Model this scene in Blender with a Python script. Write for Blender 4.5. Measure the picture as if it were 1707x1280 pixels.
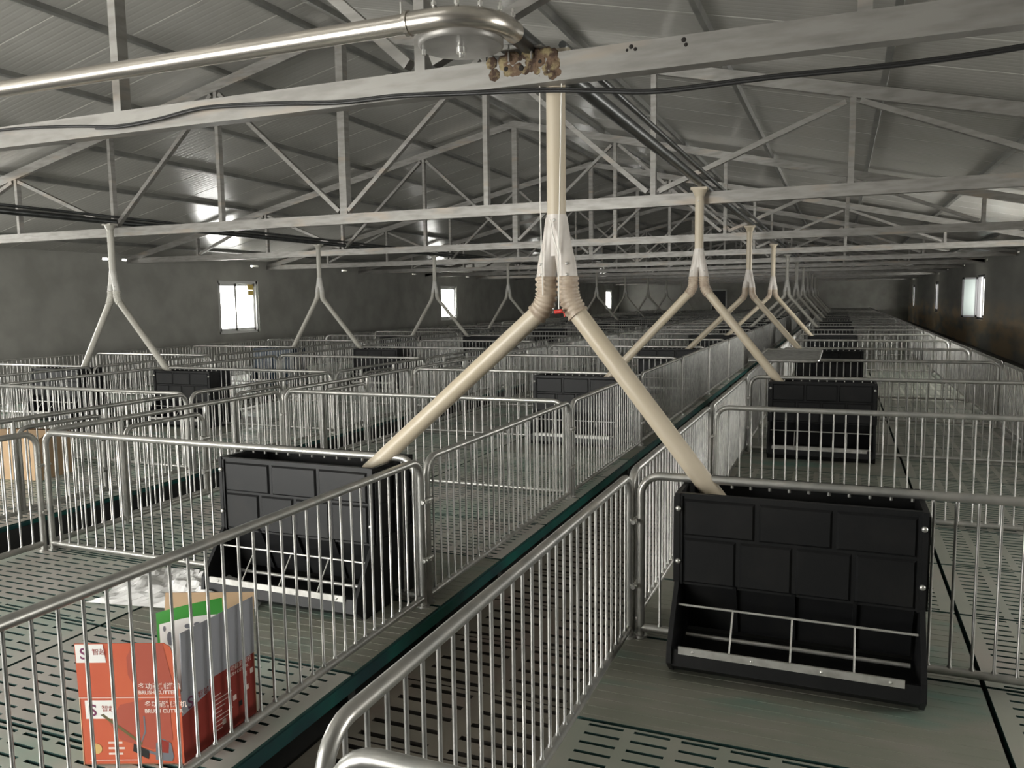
import bpy, math, random
from mathutils import Vector, Matrix

random.seed(7)
for o in list(bpy.data.objects):
    bpy.data.objects.remove(o)
SC = bpy.context.scene
COL = SC.collection

# ------------------------------------------------------------------ camera, sky, exposure
ZO = 1.90                       # eye height above the corridor floor (world z = 0)
F_PX, YAW, PITCH, ROLL = 1339.15, math.radians(22.246), math.radians(5.985), math.radians(-0.731)
fwd = Vector((-math.sin(YAW) * math.cos(PITCH), math.cos(YAW) * math.cos(PITCH), -math.sin(PITCH)))
rt0 = Vector((math.cos(YAW), math.sin(YAW), 0))
up0 = rt0.cross(fwd)
rt = math.cos(ROLL) * rt0 + math.sin(ROLL) * up0
up = -math.sin(ROLL) * rt0 + math.cos(ROLL) * up0
cam = bpy.data.objects.new('camera', bpy.data.cameras.new('camera'))
COL.objects.link(cam)
M = Matrix((rt, up, -fwd)).transposed().to_4x4()
M.translation = Vector((0, 0, ZO))
cam.matrix_world = M
cam.data.sensor_fit = 'HORIZONTAL'
cam.data.sensor_width = 36.0
cam.data.lens = 36.0 * F_PX / 1707.0
cam.data.clip_start = 0.05
cam.data.clip_end = 500
SC.camera = cam

W = bpy.data.worlds.new('overcast_sky')
SC.world = W
W.use_nodes = True
nt = W.node_tree
nt.nodes.clear()
wo = nt.nodes.new('ShaderNodeOutputWorld')
wb = nt.nodes.new('ShaderNodeBackground')
wb.inputs['Color'].default_value = (0.99, 0.98, 0.93, 1)
wb.inputs['Strength'].default_value = 6.0
nt.links.new(wb.outputs[0], wo.inputs[0])

SC.view_settings.view_transform = 'Standard'
SC.view_settings.look = 'None'
SC.view_settings.gamma = 1.0
SC.view_settings.use_curve_mapping = False
SC.view_settings.exposure = 1.8
try:
    SC.cycles.use_denoising = True
    SC.cycles.max_bounces = 10
    SC.cycles.diffuse_bounces = 6
    SC.cycles.glossy_bounces = 5
    SC.cycles.transparent_max_bounces = 12
    SC.cycles.sample_clamp_indirect = 8.0
except Exception:
    pass


def portal(name, x, y, z, sx, sy, rot):
    l = bpy.data.lights.new(name, 'AREA')
    l.shape = 'RECTANGLE'
    l.size, l.size_y = sx, sy
    l.cycles.is_portal = True
    o = bpy.data.objects.new(name, l)
    COL.objects.link(o)
    o.location = (x, y, z)
    o.rotation_euler = rot
    return o


# ------------------------------------------------------------------ materials
def mat(name, col, rough=0.6, metal=0.0, spec=0.5, col2=None, scale=6.0, detail=4.0, lo=0.4, hi=0.65, bump=0.0,
        bscale=30.0, col3=None, scale3=1.0, lo3=0.5, hi3=0.7, stretch=(1, 1, 1), rvar=0.0):
    m = bpy.data.materials.new(name)
    m.use_nodes = True
    n = m.node_tree.nodes
    L = m.node_tree.links
    b = n['Principled BSDF']
    b.inputs['Base Color'].default_value = (*col, 1)
    b.inputs['Roughness'].default_value = rough
    b.inputs['Metallic'].default_value = metal
    b.inputs['Specular IOR Level'].default_value = spec
    need = col2 or bump or rvar
    if need:
        tc = n.new('ShaderNodeTexCoord')
        mp = n.new('ShaderNodeMapping')
        mp.inputs['Scale'].default_value = stretch
        geo = n.new('ShaderNodeNewGeometry')
        L.new(geo.outputs['Position'], mp.inputs['Vector'])
    if col2:
        nz = n.new('ShaderNodeTexNoise')
        nz.inputs['Scale'].default_value = scale
        nz.inputs['Detail'].default_value = detail
        L.new(mp.outputs[0], nz.inputs['Vector'])
        rp = n.new('ShaderNodeMapRange')
        rp.inputs['From Min'].default_value = lo
        rp.inputs['From Max'].default_value = hi
        L.new(nz.outputs['Fac'], rp.inputs['Value'])
        mx = n.new('ShaderNodeMix')
        mx.data_type = 'RGBA'
        mx.inputs['A'].default_value = (*col, 1)
        mx.inputs['B'].default_value = (*col2, 1)
        L.new(rp.outputs[0], mx.inputs['Factor'])
        out = mx.outputs['Result']
        if col3:
            nz3 = n.new('ShaderNodeTexNoise')
            nz3.inputs['Scale'].default_value = scale3
            nz3.inputs['Detail'].default_value = 3
            L.new(mp.outputs[0], nz3.inputs['Vector'])
            rp3 = n.new('ShaderNodeMapRange')
            rp3.inputs['From Min'].default_value = lo3
            rp3.inputs['From Max'].default_value = hi3
            L.new(nz3.outputs['Fac'], rp3.inputs['Value'])
            mx3 = n.new('ShaderNodeMix')
            mx3.data_type = 'RGBA'
            L.new(out, mx3.inputs['A'])
            mx3.inputs['B'].default_value = (*col3, 1)
            L.new(rp3.outputs[0], mx3.inputs['Factor'])
            out = mx3.outputs['Result']
        L.new(out, b.inputs['Base Color'])
        if rvar:
            ra = n.new('ShaderNodeMapRange')
            ra.inputs['To Min'].default_value = max(0.02, rough - rvar)
            ra.inputs['To Max'].default_value = min(1, rough + rvar)
            L.new(nz.outputs['Fac'], ra.inputs['Value'])
            L.new(ra.outputs[0], b.inputs['Roughness'])
    if bump:
        bz = n.new('ShaderNodeTexNoise')
        bz.inputs['Scale'].default_value = bscale
        bz.inputs['Detail'].default_value = 4
        L.new(mp.outputs[0], bz.inputs['Vector'])
        bp = n.new('ShaderNodeBump')
        bp.inputs['Strength'].default_value = bump
        bp.inputs['Distance'].default_value = 0.01
        L.new(bz.outputs['Fac'], bp.inputs['Height'])
        L.new(bp.outputs[0], b.inputs['Normal'])
    return m


def hexc(h):
    v = [int(h[i:i + 2], 16) / 255 for i in (0, 2, 4)]
    return tuple(x / 12.92 if x <= 0.04045 else ((x + 0.055) / 1.055) ** 2.4 for x in v)


MT = {}
MT['rail'] = mat('galvanised_tube', (0.50, 0.49, 0.46), 0.36, 0.75, col2=(0.36, 0.36, 0.34), scale=9, rvar=0.12)
MT['bar'] = mat('galvanised_bar', (0.42, 0.415, 0.395), 0.38, 0.75, col2=(0.30, 0.30, 0.285), scale=12)
MT['steel'] = mat('zinc_box_section', (0.29, 0.28, 0.26), 0.40, 0.35, col2=(0.215, 0.205, 0.19), scale=4, stretch=(1, 1, 5),
                  col3=(0.33, 0.28, 0.23), scale3=1.3, lo3=0.58, hi3=0.75, rvar=0.1)
MT['purlin'] = mat('zinc_purlin', (0.27, 0.27, 0.25), 0.5, 0.5, col2=(0.2, 0.2, 0.19), scale=3)
MT['roof'] = mat('coated_roof_sheet', (0.44, 0.43, 0.40), 0.20, 0.0, 0.9, col2=(0.40, 0.39, 0.36), scale=1.2, rvar=0.06)
MT['wall'] = mat('cement_render', (0.33, 0.325, 0.295), 0.85, col2=(0.27, 0.265, 0.24), scale=1.4, bump=0.25, bscale=9)
MT['block'] = mat('stained_render', (0.33, 0.325, 0.295), 0.85, col2=(0.27, 0.265, 0.24), scale=1.4, bump=0.3, bscale=9,
                  col3=(0.52, 0.40, 0.26), scale3=1.5, lo3=0.40, hi3=0.58, stretch=(1, 0.22, 1))
_n, _l = MT['block'].node_tree.nodes, MT['block'].node_tree.links        # the damp stains keep to the band under the sills
_mx = [q for q in _n if q.type == 'MIX' and tuple(round(v, 2) for v in q.inputs['B'].default_value[:3]) == (0.52, 0.40, 0.26)][0]
_src = _mx.inputs['Factor'].links[0].from_socket
_g = _n.new('ShaderNodeNewGeometry')
_sp = _n.new('ShaderNodeSeparateXYZ')
_l.new(_g.outputs['Position'], _sp.inputs[0])
_r = _n.new('ShaderNodeMapRange')
_r.inputs['From Min'].default_value, _r.inputs['From Max'].default_value = 1.75, 1.05
_l.new(_sp.outputs['Z'], _r.inputs['Value'])
_m = _n.new('ShaderNodeMath')
_m.operation = 'MULTIPLY'
_l.new(_src, _m.inputs[0])
_l.new(_r.outputs[0], _m.inputs[1])
_l.new(_m.outputs[0], _mx.inputs['Factor'])
MT['concrete'] = mat('dark_concrete', (0.10, 0.098, 0.088), 0.8, col2=(0.06, 0.06, 0.055), scale=2.5, bump=0.2)
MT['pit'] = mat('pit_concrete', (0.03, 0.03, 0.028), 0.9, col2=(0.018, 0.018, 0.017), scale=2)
MT['slat'] = mat('lit_dusty_plastic_slat', (0.43, 0.44, 0.385), 0.4, col2=(0.33, 0.42, 0.355), scale=2.2,
                 col3=(0.47, 0.44, 0.405), scale3=1.3, lo3=0.45, hi3=0.62)  # dusty slats, colour raised to carry the brighter light on these rows
MT['slot'] = mat('teal_slot_shaded_joint', (0.014, 0.05, 0.043), 0.6)  # teal inside the slots; painted-in shade on panel sides at the joints
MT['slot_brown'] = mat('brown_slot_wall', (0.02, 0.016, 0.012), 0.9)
MT['slat_shaded'] = mat('shaded_plastic_slat', (0.30, 0.305, 0.255), 0.38, col2=(0.25, 0.265, 0.22), scale=2.2,
                      col3=(0.33, 0.305, 0.265), scale3=1.3, lo3=0.5, hi3=0.65)  # same slats, darker copy with this row's shade put into the colour
MT['solid'] = mat('olive_plastic_board', (0.20, 0.205, 0.165), 0.5, col2=(0.235, 0.225, 0.19), scale=3.5, stretch=(1, 3, 1),
                  col3=(0.11, 0.2, 0.165), scale3=1.2, lo3=0.56, hi3=0.74)
MT['teal'] = mat('teal_plastic_edge', (0.010, 0.10, 0.082), 0.4, col2=(0.014, 0.045, 0.05), scale=3)
MT['aisle'] = mat('brown_stained_concrete', (0.17, 0.15, 0.12), 0.75, col2=(0.125, 0.115, 0.092), scale=3.2, bump=0.2,
                  col3=(0.17, 0.125, 0.105), scale3=1.6, lo3=0.5, hi3=0.66)
MT['feeder'] = mat('black_moulded_plastic', (0.010, 0.0103, 0.011), 0.45, 0, 0.25, col2=(0.018, 0.0175, 0.017), scale=5, lo=0.5, hi=0.8)
MT['feeder_blue'] = mat('navy_moulded_plastic', (0.012, 0.03, 0.055), 0.42, 0, 0.45)
MT['strip'] = mat('steel_lip_strip', (0.6, 0.59, 0.56), 0.4, 0.6, col2=(0.45, 0.44, 0.41), scale=15)
MT['bolt'] = mat('zinc_bolt', (0.7, 0.69, 0.66), 0.3, 0.8)
MT['pvc'] = mat('cream_pvc', (0.50, 0.435, 0.335), 0.38, 0, 0.5, col2=(0.49, 0.42, 0.31), scale=3)
MT['pvc_grey'] = mat('grey_pvc', (0.40, 0.385, 0.34), 0.4, 0, 0.5, col2=(0.33, 0.315, 0.275), scale=3)
MT['fork'] = mat('milky_plastic', (0.60, 0.56, 0.52), 0.4, 0, 0.5, col2=(0.5, 0.455, 0.41), scale=10)
MT['fork_b'] = mat('dusty_milky_plastic', (0.46, 0.45, 0.42), 0.4, 0, 0.5, col2=(0.38, 0.37, 0.34), scale=10)
MT['hose'] = mat('ribbed_hose', (0.46, 0.38, 0.295), 0.45, col2=(0.33, 0.255, 0.19), scale=14)
MT['auger'] = mat('bright_steel_tube', (0.62, 0.58, 0.52), 0.27, 0.9, col2=(0.5, 0.47, 0.43), scale=6, stretch=(0.4, 4, 4))
MT['auger_dark'] = mat('dull_steel_tube', (0.11, 0.115, 0.115), 0.34, 0.8, col2=(0.07, 0.072, 0.072), scale=6)
MT['cable'] = mat('black_cable', (0.012, 0.012, 0.012), 0.5)
MT['cord'] = mat('white_cord', (0.75, 0.73, 0.68), 0.6)
MT['red'] = mat('red_plastic', (0.5, 0.03, 0.02), 0.45)
MT['rust'] = mat('rusty_foam', (0.25, 0.20, 0.105), 0.85, col2=(0.045, 0.024, 0.014), scale=22, lo=0.38, hi=0.52,
                 col3=(0.12, 0.075, 0.045), scale3=12, lo3=0.50, hi3=0.6, bump=0.8, bscale=60)
MT['hole'] = mat('rust_pit', (0.015, 0.012, 0.01), 0.9)
MT['frame'] = mat('white_upvc', (0.62, 0.62, 0.60), 0.45)
MT['frame_dark'] = mat('dark_aluminium', (0.03, 0.03, 0.032), 0.45, 0.3)
MT['sticker'] = mat('yellow_sticker', (0.70, 0.52, 0.14), 0.6)
MT['card'] = mat('brown_cardboard', (0.44, 0.30, 0.18), 0.8, col2=(0.40, 0.27, 0.16), scale=4)
MT['orange'] = mat('orange_printed_card', (0.48, 0.09, 0.04), 0.5, col2=(0.52, 0.11, 0.048), scale=3)
MT['orange_dark'] = mat('dark_orange_print', (0.36, 0.075, 0.045), 0.5)
MT['redside'] = mat('red_printed_card', (0.27, 0.028, 0.017), 0.5, col2=(0.23, 0.024, 0.015), scale=3)
MT['grey'] = mat('grey_printed_card', (0.33, 0.335, 0.365), 0.6)
MT['white'] = mat('white_paper', (0.72, 0.71, 0.68), 0.6)
MT['pinkwhite'] = mat('white_print', (0.70, 0.56, 0.50), 0.6)
MT['purple'] = mat('plum_print', (0.16, 0.03, 0.09), 0.6)
MT['green'] = mat('green_print', (0.035, 0.24, 0.03), 0.5)
MT['black'] = mat('black_print', (0.012, 0.012, 0.012), 0.5)
MT['olive'] = mat('olive_print', (0.12, 0.10, 0.035), 0.5)
MT['steelprint'] = mat('steel_grey_print', (0.14, 0.15, 0.17), 0.5)
MT['gold'] = mat('gold_print', (0.55, 0.36, 0.13), 0.5)
MT['ground'] = mat('pale_yard_concrete', (0.42, 0.42, 0.37), 0.9, col2=(0.3, 0.33, 0.25), scale=0.3)


def thin_mix(name, col, fac_t, rough=0.1):
    m = bpy.data.materials.new(name)
    m.use_nodes = True
    n, L = m.node_tree.nodes, m.node_tree.links
    b = n['Principled BSDF']
    b.inputs['Base Color'].default_value = (*col, 1)
    b.inputs['Roughness'].default_value = rough
    t = n.new('ShaderNodeBsdfTransparent')
    mx = n.new('ShaderNodeMixShader')
    mx.inputs[0].default_value = fac_t
    L.new(b.outputs[0], mx.inputs[1])
    L.new(t.outputs[0], mx.inputs[2])
    L.new(mx.outputs[0], n['Material Output'].inputs['Surface'])
    return m


MT['glass'] = thin_mix('window_glass', (0.75, 0.8, 0.78), 0.93, 0.05)
MT['glass_dusty'] = thin_mix('dusty_glass', (0.16, 0.18, 0.175), 0.25, 0.2)
MT['film'] = thin_mix('plastic_film', (0.82, 0.81, 0.80), 0.15, 0.2)


# ------------------------------------------------------------------ mesh building
class MB:
    def __init__(self):
        self.v, self.f, self.s, self.k = [], [], [], []

    def add(self, verts, faces, smooth=False, slot=0):
        b = len(self.v)
        self.v += [tuple(p) for p in verts]
        for fc in faces:
            self.f.append(tuple(b + i for i in fc))
            self.s.append(smooth)
            self.k.append(slot)

    def box(self, x0, x1, y0, y1, z0, z1):
        self.add([(x0, y0, z0), (x1, y0, z0), (x1, y1, z0), (x0, y1, z0), (x0, y0, z1), (x1, y0, z1), (x1, y1, z1), (x0, y1, z1)],
                 [(0, 3, 2, 1), (4, 5, 6, 7), (0, 1, 5, 4), (1, 2, 6, 5), (2, 3, 7, 6), (3, 0, 4, 7)])

    def hexa(self, lo, hi):
        """eight corners: four low, four high, same winding"""
        self.add(list(lo) + list(hi), [(0, 3, 2, 1), (4, 5, 6, 7), (0, 1, 5, 4), (1, 2, 6, 5), (2, 3, 7, 6), (3, 0, 4, 7)])

    def beam(self, a, b, w, h, upv=(0, 1, 0)):
        """box section from a to b; w across upv, h the other way"""
        a, b = Vector(a), Vector(b)
        d = (b - a).normalized()
        u = Vector(upv)
        u = (u - d * u.dot(d)).normalized()
        s = d.cross(u)
        u, s = u * w / 2, s * h / 2
        self.hexa([a - u - s, a + u - s, a + u + s, a - u + s], [b - u - s, b + u - s, b + u + s, b - u + s])

    def tube(self, path, r, n=8, caps=True, radii=None, smooth=True):
        path = [Vector(p) for p in path]
        N = len(path)
        tang = []
        for i in range(N):
            t = path[min(i + 1, N - 1)] - path[max(i - 1, 0)]
            tang.append(t.normalized())
        u = tang[0].orthogonal().normalized()
        verts = []
        for i in range(N):
            t = tang[i]
            u = (u - t * u.dot(t)).normalized()
            w = t.cross(u)
            rr = radii[i] if radii else r
            if 0 < i < N - 1:
                c = (path[i] - path[i - 1]).normalized().dot((path[i + 1] - path[i]).normalized())
                k = 1.0
            for j in range(n):
                a = 2 * math.pi * j / n
                verts.append(path[i] + (u * math.cos(a) + w * math.sin(a)) * rr)
        faces = []
        for i in range(N - 1):
            for j in range(n):
                j2 = (j + 1) % n
                faces.append((i * n + j, i * n + j2, (i + 1) * n + j2, (i + 1) * n + j))
        self.add(verts, faces, smooth)
        if caps:
            self.add(verts[:n], [tuple(reversed(range(n)))])
            self.add(verts[-n:], [tuple(range(n))])

    def dome(self, c, axis, r, h, n=8):
        c, a = Vector(c), Vector(axis).normalized()
        u = a.orthogonal().normalized()
        w = a.cross(u)
        vs = []
        for rr, hh in ((1, 0), (1, 0.35), (0.72, 0.8)):
            for j in range(n):
                t = 2 * math.pi * j / n
                vs.append(c + (u * math.cos(t) + w * math.sin(t)) * r * rr + a * h * hh)
        vs.append(c + a * h)
        fs = []
        for k in range(2):
            for j in range(n):
                fs.append((k * n + j, k * n + (j + 1) % n, (k + 1) * n + (j + 1) % n, (k + 1) * n + j))
        fs += [(2 * n + j, 2 * n + (j + 1) % n, 3 * n) for j in range(n)]
        self.add(vs, fs, True)

    def prism(self, poly, x0, x1):
        """poly of (y,z) extruded along x"""
        n = len(poly)
        vs = [(x0, y, z) for y, z in poly] + [(x1, y, z) for y, z in poly]
        fs = [tuple(range(n)), tuple(reversed(range(n, 2 * n)))]
        for i in range(n):
            j = (i + 1) % n
            fs.append((i, n + i, n + j, j))
        self.add(vs, fs)

    def mesh(self, name, m, m2=None):
        me = bpy.data.meshes.new(name)
        me.from_pydata(self.v, [], self.f)
        me.polygons.foreach_set('use_smooth', self.s)
        me.materials.append(MT[m] if isinstance(m, str) else m)
        if m2:
            me.materials.append(MT[m2])
            me.polygons.foreach_set('material_index', self.k)
        me.update()
        return me


def fix(me):
    import bmesh
    b = bmesh.new()
    b.from_mesh(me)
    bmesh.ops.recalc_face_normals(b, faces=b.faces)
    b.to_mesh(me)
    b.free()
    return me


def link(name, me, parent=None, loc=(0, 0, 0), rz=0.0, kind=None):
    o = bpy.data.objects.new(name, me)
    COL.objects.link(o)
    if parent is not None:
        o.parent = parent
    o.location = loc
    if rz:
        o.rotation_euler = (0, 0, rz)
    if kind:
        o['kind'] = kind
    return o


def obj(name, mb, m, parent=None, loc=(0, 0, 0), rz=0.0, kind=None):
    return link(name, fix(mb.mesh(name, m)), parent, loc, rz, kind)


def thing(name, label, cat, loc=(0, 0, 0), rz=0.0, group=None):
    o = bpy.data.objects.new(name, None)
    COL.objects.link(o)
    o.empty_display_size = 0.1
    o.location = loc
    o.rotation_euler = (0, 0, rz)
    o['label'], o['category'] = label, cat
    if group:
        o['group'] = group
    return o


def tag(o, label, cat, group=None):
    o['label'], o['category'] = label, cat
    if group:
        o['group'] = group
    return o


def structure(name, loc=(0, 0, 0)):
    o = bpy.data.objects.new(name, None)
    COL.objects.link(o)
    o.location = loc
    o['kind'] = 'structure'
    return o


ORD = ['first', 'second', 'third', 'fourth', 'fifth', 'sixth', 'seventh', 'eighth', 'ninth', 'tenth', 'eleventh', 'twelfth',
       'thirteenth', 'fourteenth', 'fifteenth', 'sixteenth', 'seventeenth', 'eighteenth', 'nineteenth', 'twentieth',
       'twenty-first', 'twenty-second', 'twenty-third', 'twenty-fourth', 'twenty-fifth', 'twenty-sixth']


def pix(x, y, z):
    """picture position of a point given relative to the eye; None behind it"""
    p = Vector((x, y, z))
    w = p.dot(fwd)
    if w < 0.15:
        return None
    return 853.5 + F_PX * p.dot(rt) / w, 640 - F_PX * p.dot(up) / w


def in_view(x0, x1, y0, y1, z0, z1, margin=40):
    """does any part of the block show in the frame (tested by sampling)"""
    for i in range(9):
        for j in range(9):
            for z in (z0, (z0 + z1) / 2, z1):
                q = pix(x0 + (x1 - x0) * i / 8, y0 + (y1 - y0) * j / 8, z)
                if q and -margin < q[0] < 1707 + margin and -margin < q[1] < 1280 + margin:
                    return True
    return False


# ------------------------------------------------------------------ measured layout (metres, eye-relative x and y; z + ZO)
Y0, PEN = 3.97, 2.69            # first cross fence, pen module
KMIN, KMAX = -1, 22
YB = 66.0                       # back wall
XWL, XWR = -17.2, 4.6           # side walls
XRIDGE = -6.33
SLOPE = 0.225
Z_RAFT = 3.52                   # rafter underside at the ridge
YF = -3.2                       # front wall (behind the camera)


def zr(x, off=0.0):
    return Z_RAFT - SLOPE * abs(x - XRIDGE) + off + ZO


ROWS = {
    'wall': dict(xl=-0.97, xr=1.97, z=-1.75, fc=-0.165, e0=-1.00, e1=2.28, text='row beside the stained wall', slat='slat_shaded'),
    'box': dict(xl=-5.27, xr=-2.18, z=-1.75, fc=-2.91, e0=-5.36, e1=-2.08, text="orange carton's row", slat='slat'),
    'gutter': dict(xl=-9.58, xr=-6.50, z=-1.82, fc=-9.03, e0=-9.66, e1=-6.38, text='row across the dark gutter', slat='slat'),
    'plain': dict(xl=-14.2, xr=-11.10, z=-1.84, fc=-11.67, e0=-14.28, e1=-11.0, text='row beside the plain grey wall', slat='slat'),
}

# ------------------------------------------------------------------ shell: ground, floors, walls, windows
g = MB()
g.box(XWL - 0.2, XWR + 0.2, YF - 0.2, YB + 0.2, -0.75, -0.55)
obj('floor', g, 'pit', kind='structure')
g = MB()
g.box(2.28, XWR, YF, YB, -0.6, -0.02)
obj('floor', g, 'concrete', kind='structure')
g = MB()
g.box(XWL, -14.28, YF, YB, -0.6, -0.02)
obj('floor', g, 'concrete', kind='structure')
g = MB()
g.box(-11.0, -9.66, YF, YB, -0.6, -0.03)
obj('floor', g, 'concrete', kind='structure')

WIN_L = [(5.0, 9.6), (19.0, 20.8), (33.45, 35.15), (47.85, 49.4), (61.9, 63.6)]  # first opening is out of view, widened to let in more light
WIN_R = [(3.4, 5.1), (15.6, 19.4), (32.25, 33.95), (46.6, 48.3), (61.0, 62.7)]  # second opening is out of view, widened to brighten the far pens
WZ0, WZ1 = -0.92 + ZO, 0.68 + ZO
WALL_T = 0.24


def side_wall(name, x0, x1, wins, m, gaps):
    b = MB()
    top = 1.13 + ZO
    y = YF
    for a, c in wins:
        b.box(x0, x1, y, a, -0.9, top)
        b.box(x0, x1, a, c, -0.9, WZ0)
        b.box(x0, x1, a, c, WZ1, top)
        y = c
    b.box(x0, x1, y, YB, -0.9, top)
    y = YF
    zt = zr(x0 if x0 > XRIDGE else x1, 0.23)
    for q in gaps:
        b.box(x0, x1, y, q, top, zt)
        b.box(x0, x1, q, q + 0.36, top + 0.06, zt)
        y = q + 0.36
    b.box(x0, x1, y, YB, top, zt)
    return obj(name, b, m, kind='structure')


GL = [9.5, 15.0, 15.6, 20.5, 25.5, 30.8, 36.2, 41.5, 46.5]
GR = [26.5, 31.8, 37.3, 42.8]
side_wall('wall_left', XWL - WALL_T, XWL, WIN_L, 'wall', GL)
side_wall('wall_right', XWR, XWR + WALL_T, WIN_R, 'block', GR)


def gable(name, y0, y1, holes, m):
    """gable wall with rectangular holes (x0, x1, z0, z1), cut into columns"""
    b = MB()
    xs = sorted({XWL - WALL_T, XRIDGE, XWR + WALL_T} | {h[0] for h in holes} | {h[1] for h in holes})

    def roofz(x):
        return zr(x, 0.20)
    for a, c in zip(xs, xs[1:]):
        hs = [h for h in holes if h[0] <= a + 1e-6 and h[1] >= c - 1e-6]
        z = -0.9
        for h in sorted(hs, key=lambda q: q[2]):
            if h[2] > z:
                b.box(a, c, y0, y1, z, h[2])
            z = h[3]
        b.hexa([(a, y0, z), (c, y0, z), (c, y1, z), (a, y1, z)],
               [(a, y0, roofz(a)), (c, y0, roofz(c)), (c, y1, roofz(c)), (a, y1, roofz(a))])
    return obj(name, b, m, kind='structure')


gable('wall_back', YB, YB + 0.24, [], 'wall')
FRONT = [(-15.8, -12.0, 0.6, 2.75), (-9.6, -4.0, 0.0, 2.95)]  # unseen openings, added and sized for the daylight they let in
gable('wall_front', YF - 0.24, YF, FRONT, 'wall')
for i, (a, c, z0, z1) in enumerate(FRONT):
    portal('daylight_portal', (a + c) / 2, YF - 0.3, (z0 + z1) / 2, c - a, z1 - z0, (math.radians(90), 0, 0))
for y0, y1 in WIN_L[:4]:
    portal('daylight_portal', XWL - 0.3, (y0 + y1) / 2, (WZ0 + WZ1) / 2, WZ1 - WZ0, y1 - y0, (0, math.radians(-90), 0))
for y0, y1 in WIN_R[:4]:
    portal('daylight_portal', XWR + 0.3, (y0 + y1) / 2, (WZ0 + WZ1) / 2, WZ1 - WZ0, y1 - y0, (0, math.radians(90), 0))

WN = [0]


def window(x, y0, y1, side, swung=False):
    """sliding two-pane window set in a side wall; side = +1 when the room lies towards +x"""
    WN[0] += 1
    w = structure('window_%d' % WN[0], (x, (y0 + y1) / 2, WZ0))
    h, L = WZ1 - WZ0, (y1 - y0) / 2
    b = MB()
    t = 0.075
    for s in (-1, 1):
        b.box(-0.05, 0.05, s * L - t * (s > 0), s * L + t * (s < 0), 0, h)
    b.box(-0.05, 0.05, -L, L, 0, t)
    b.box(-0.05, 0.05, -L, L, h - t, h)
    obj('window_frame', b, 'frame' if side > 0 else 'frame_dark', w)
    mid = -0.1 * L if side > 0 else 0.1 * L
    for (a, c, dx) in ((-L + t, mid + 0.03, 0.018), (mid - 0.03, L - t, -0.018)):
        if swung and dx < 0:
            continue
        s = MB()
        q = 0.08
        s.box(dx - 0.015, dx + 0.015, a, a + q, t, h - t)
        s.box(dx - 0.015, dx + 0.015, c - q, c, t, h - t)
        s.box(dx - 0.015, dx + 0.015, a, c, t, t + q)
        s.box(dx - 0.015, dx + 0.015, a, c, h - t - q, h - t)
        so = obj('sash', s, 'frame' if side > 0 else 'frame_dark', w)
        p = MB()
        p.box(dx - 0.003, dx + 0.003, a + q, c - q, t + q, h - t - q)
        obj('pane', p, 'glass', so)
    if swung:
        s = MB()
        q = 0.065
        l = 0.5
        y = L - 0.06
        x0, x1 = side * 0.06, side * (0.06 + l)
        x0, x1 = min(x0, x1), max(x0, x1)
        s.box(x0, x0 + q, y - 0.015, y + 0.015, t, h - t)
        s.box(x1 - q, x1, y - 0.015, y + 0.015, t, h - t)
        s.box(x0, x1, y - 0.015, y + 0.015, t, t + q)
        s.box(x0, x1, y - 0.015, y + 0.015, h - t - q, h - t)
        so = obj('sash', s, 'frame_dark', w)
        so['label'] = 'dark framed sash swung inward into the room'
        p = MB()
        p.box(x0 + q, x1 - q, y - 0.003, y + 0.003, t + q, h - t - q)
        obj('pane', p, 'glass_dusty', so)
    return w


for i, (y0, y1) in enumerate(WIN_L):
    if i == 0:
        continue
    w = window(XWL - 0.08, y0, y1, 1)
    if i == 1:
        for z0, z1 in ((1.33, 1.50), (1.17, 1.32)):
            s = MB()
            s.box(0.0, 0.008, 0.50, 0.76, z0, z1)
            obj('sticker', s, 'sticker', w)['label'] = 'yellow sticker on the pane'
for i, (y0, y1) in enumerate(WIN_R):
    if i >= 2:
        window(XWR + 0.08, y0, y1, -1, swung=(i == 2))

# door in the far gable
b = MB()
b.box(-0.53, 0.53, 0, 0.03, 0, 2.4)
d1 = structure('door_1', (-9.05, YB - 0.031, 0.0))
obj('door_leaf', b, 'frame_dark', d1)
b = MB()
b.box(-0.63, -0.53, -0.02, 0.03, 0, 2.5)
b.box(0.53, 0.63, -0.02, 0.03, 0, 2.5)
b.box(-0.63, 0.63, -0.02, 0.03, 2.4, 2.5)
obj('door_frame', b, 'frame', d1)

# ------------------------------------------------------------------ roof: sheets and purlins
ceil = structure('ceiling')
SHEET = 0.95


def sheet_mesh(side):
    prof = []
    nrib = 9
    p = SHEET / nrib
    for i in range(nrib):
        y = i * p
        prof += [(y, 0.0), (y + p * 0.62, 0.0), (y + p * 0.74, 0.0009), (y + p * 0.90, 0.0009)]
    prof[0] = (0.0, 0.010)
    prof.insert(1, (0.012, 0.0))
    prof.append((SHEET, 0.010))
    x0, x1 = 0.0, 11.35
    b = MB()
    n = len(prof)
    vs = [(side * x0, y, -SLOPE * x0 + z) for y, z in prof] + [(side * x1, y, -SLOPE * x1 + z) for y, z in prof]
    fs = [(i, i + 1, n + i + 1, n + i) for i in range(n - 1)]
    b.add(vs, fs)
    t = 0.06
    b.add([(0, 0, t), (0, SHEET, t), (side * x1, SHEET, t - SLOPE * x1), (side * x1, 0, t - SLOPE * x1)], [(0, 1, 2, 3)])
    me = b.mesh('roof_sheet', 'roof')
    return me


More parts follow.
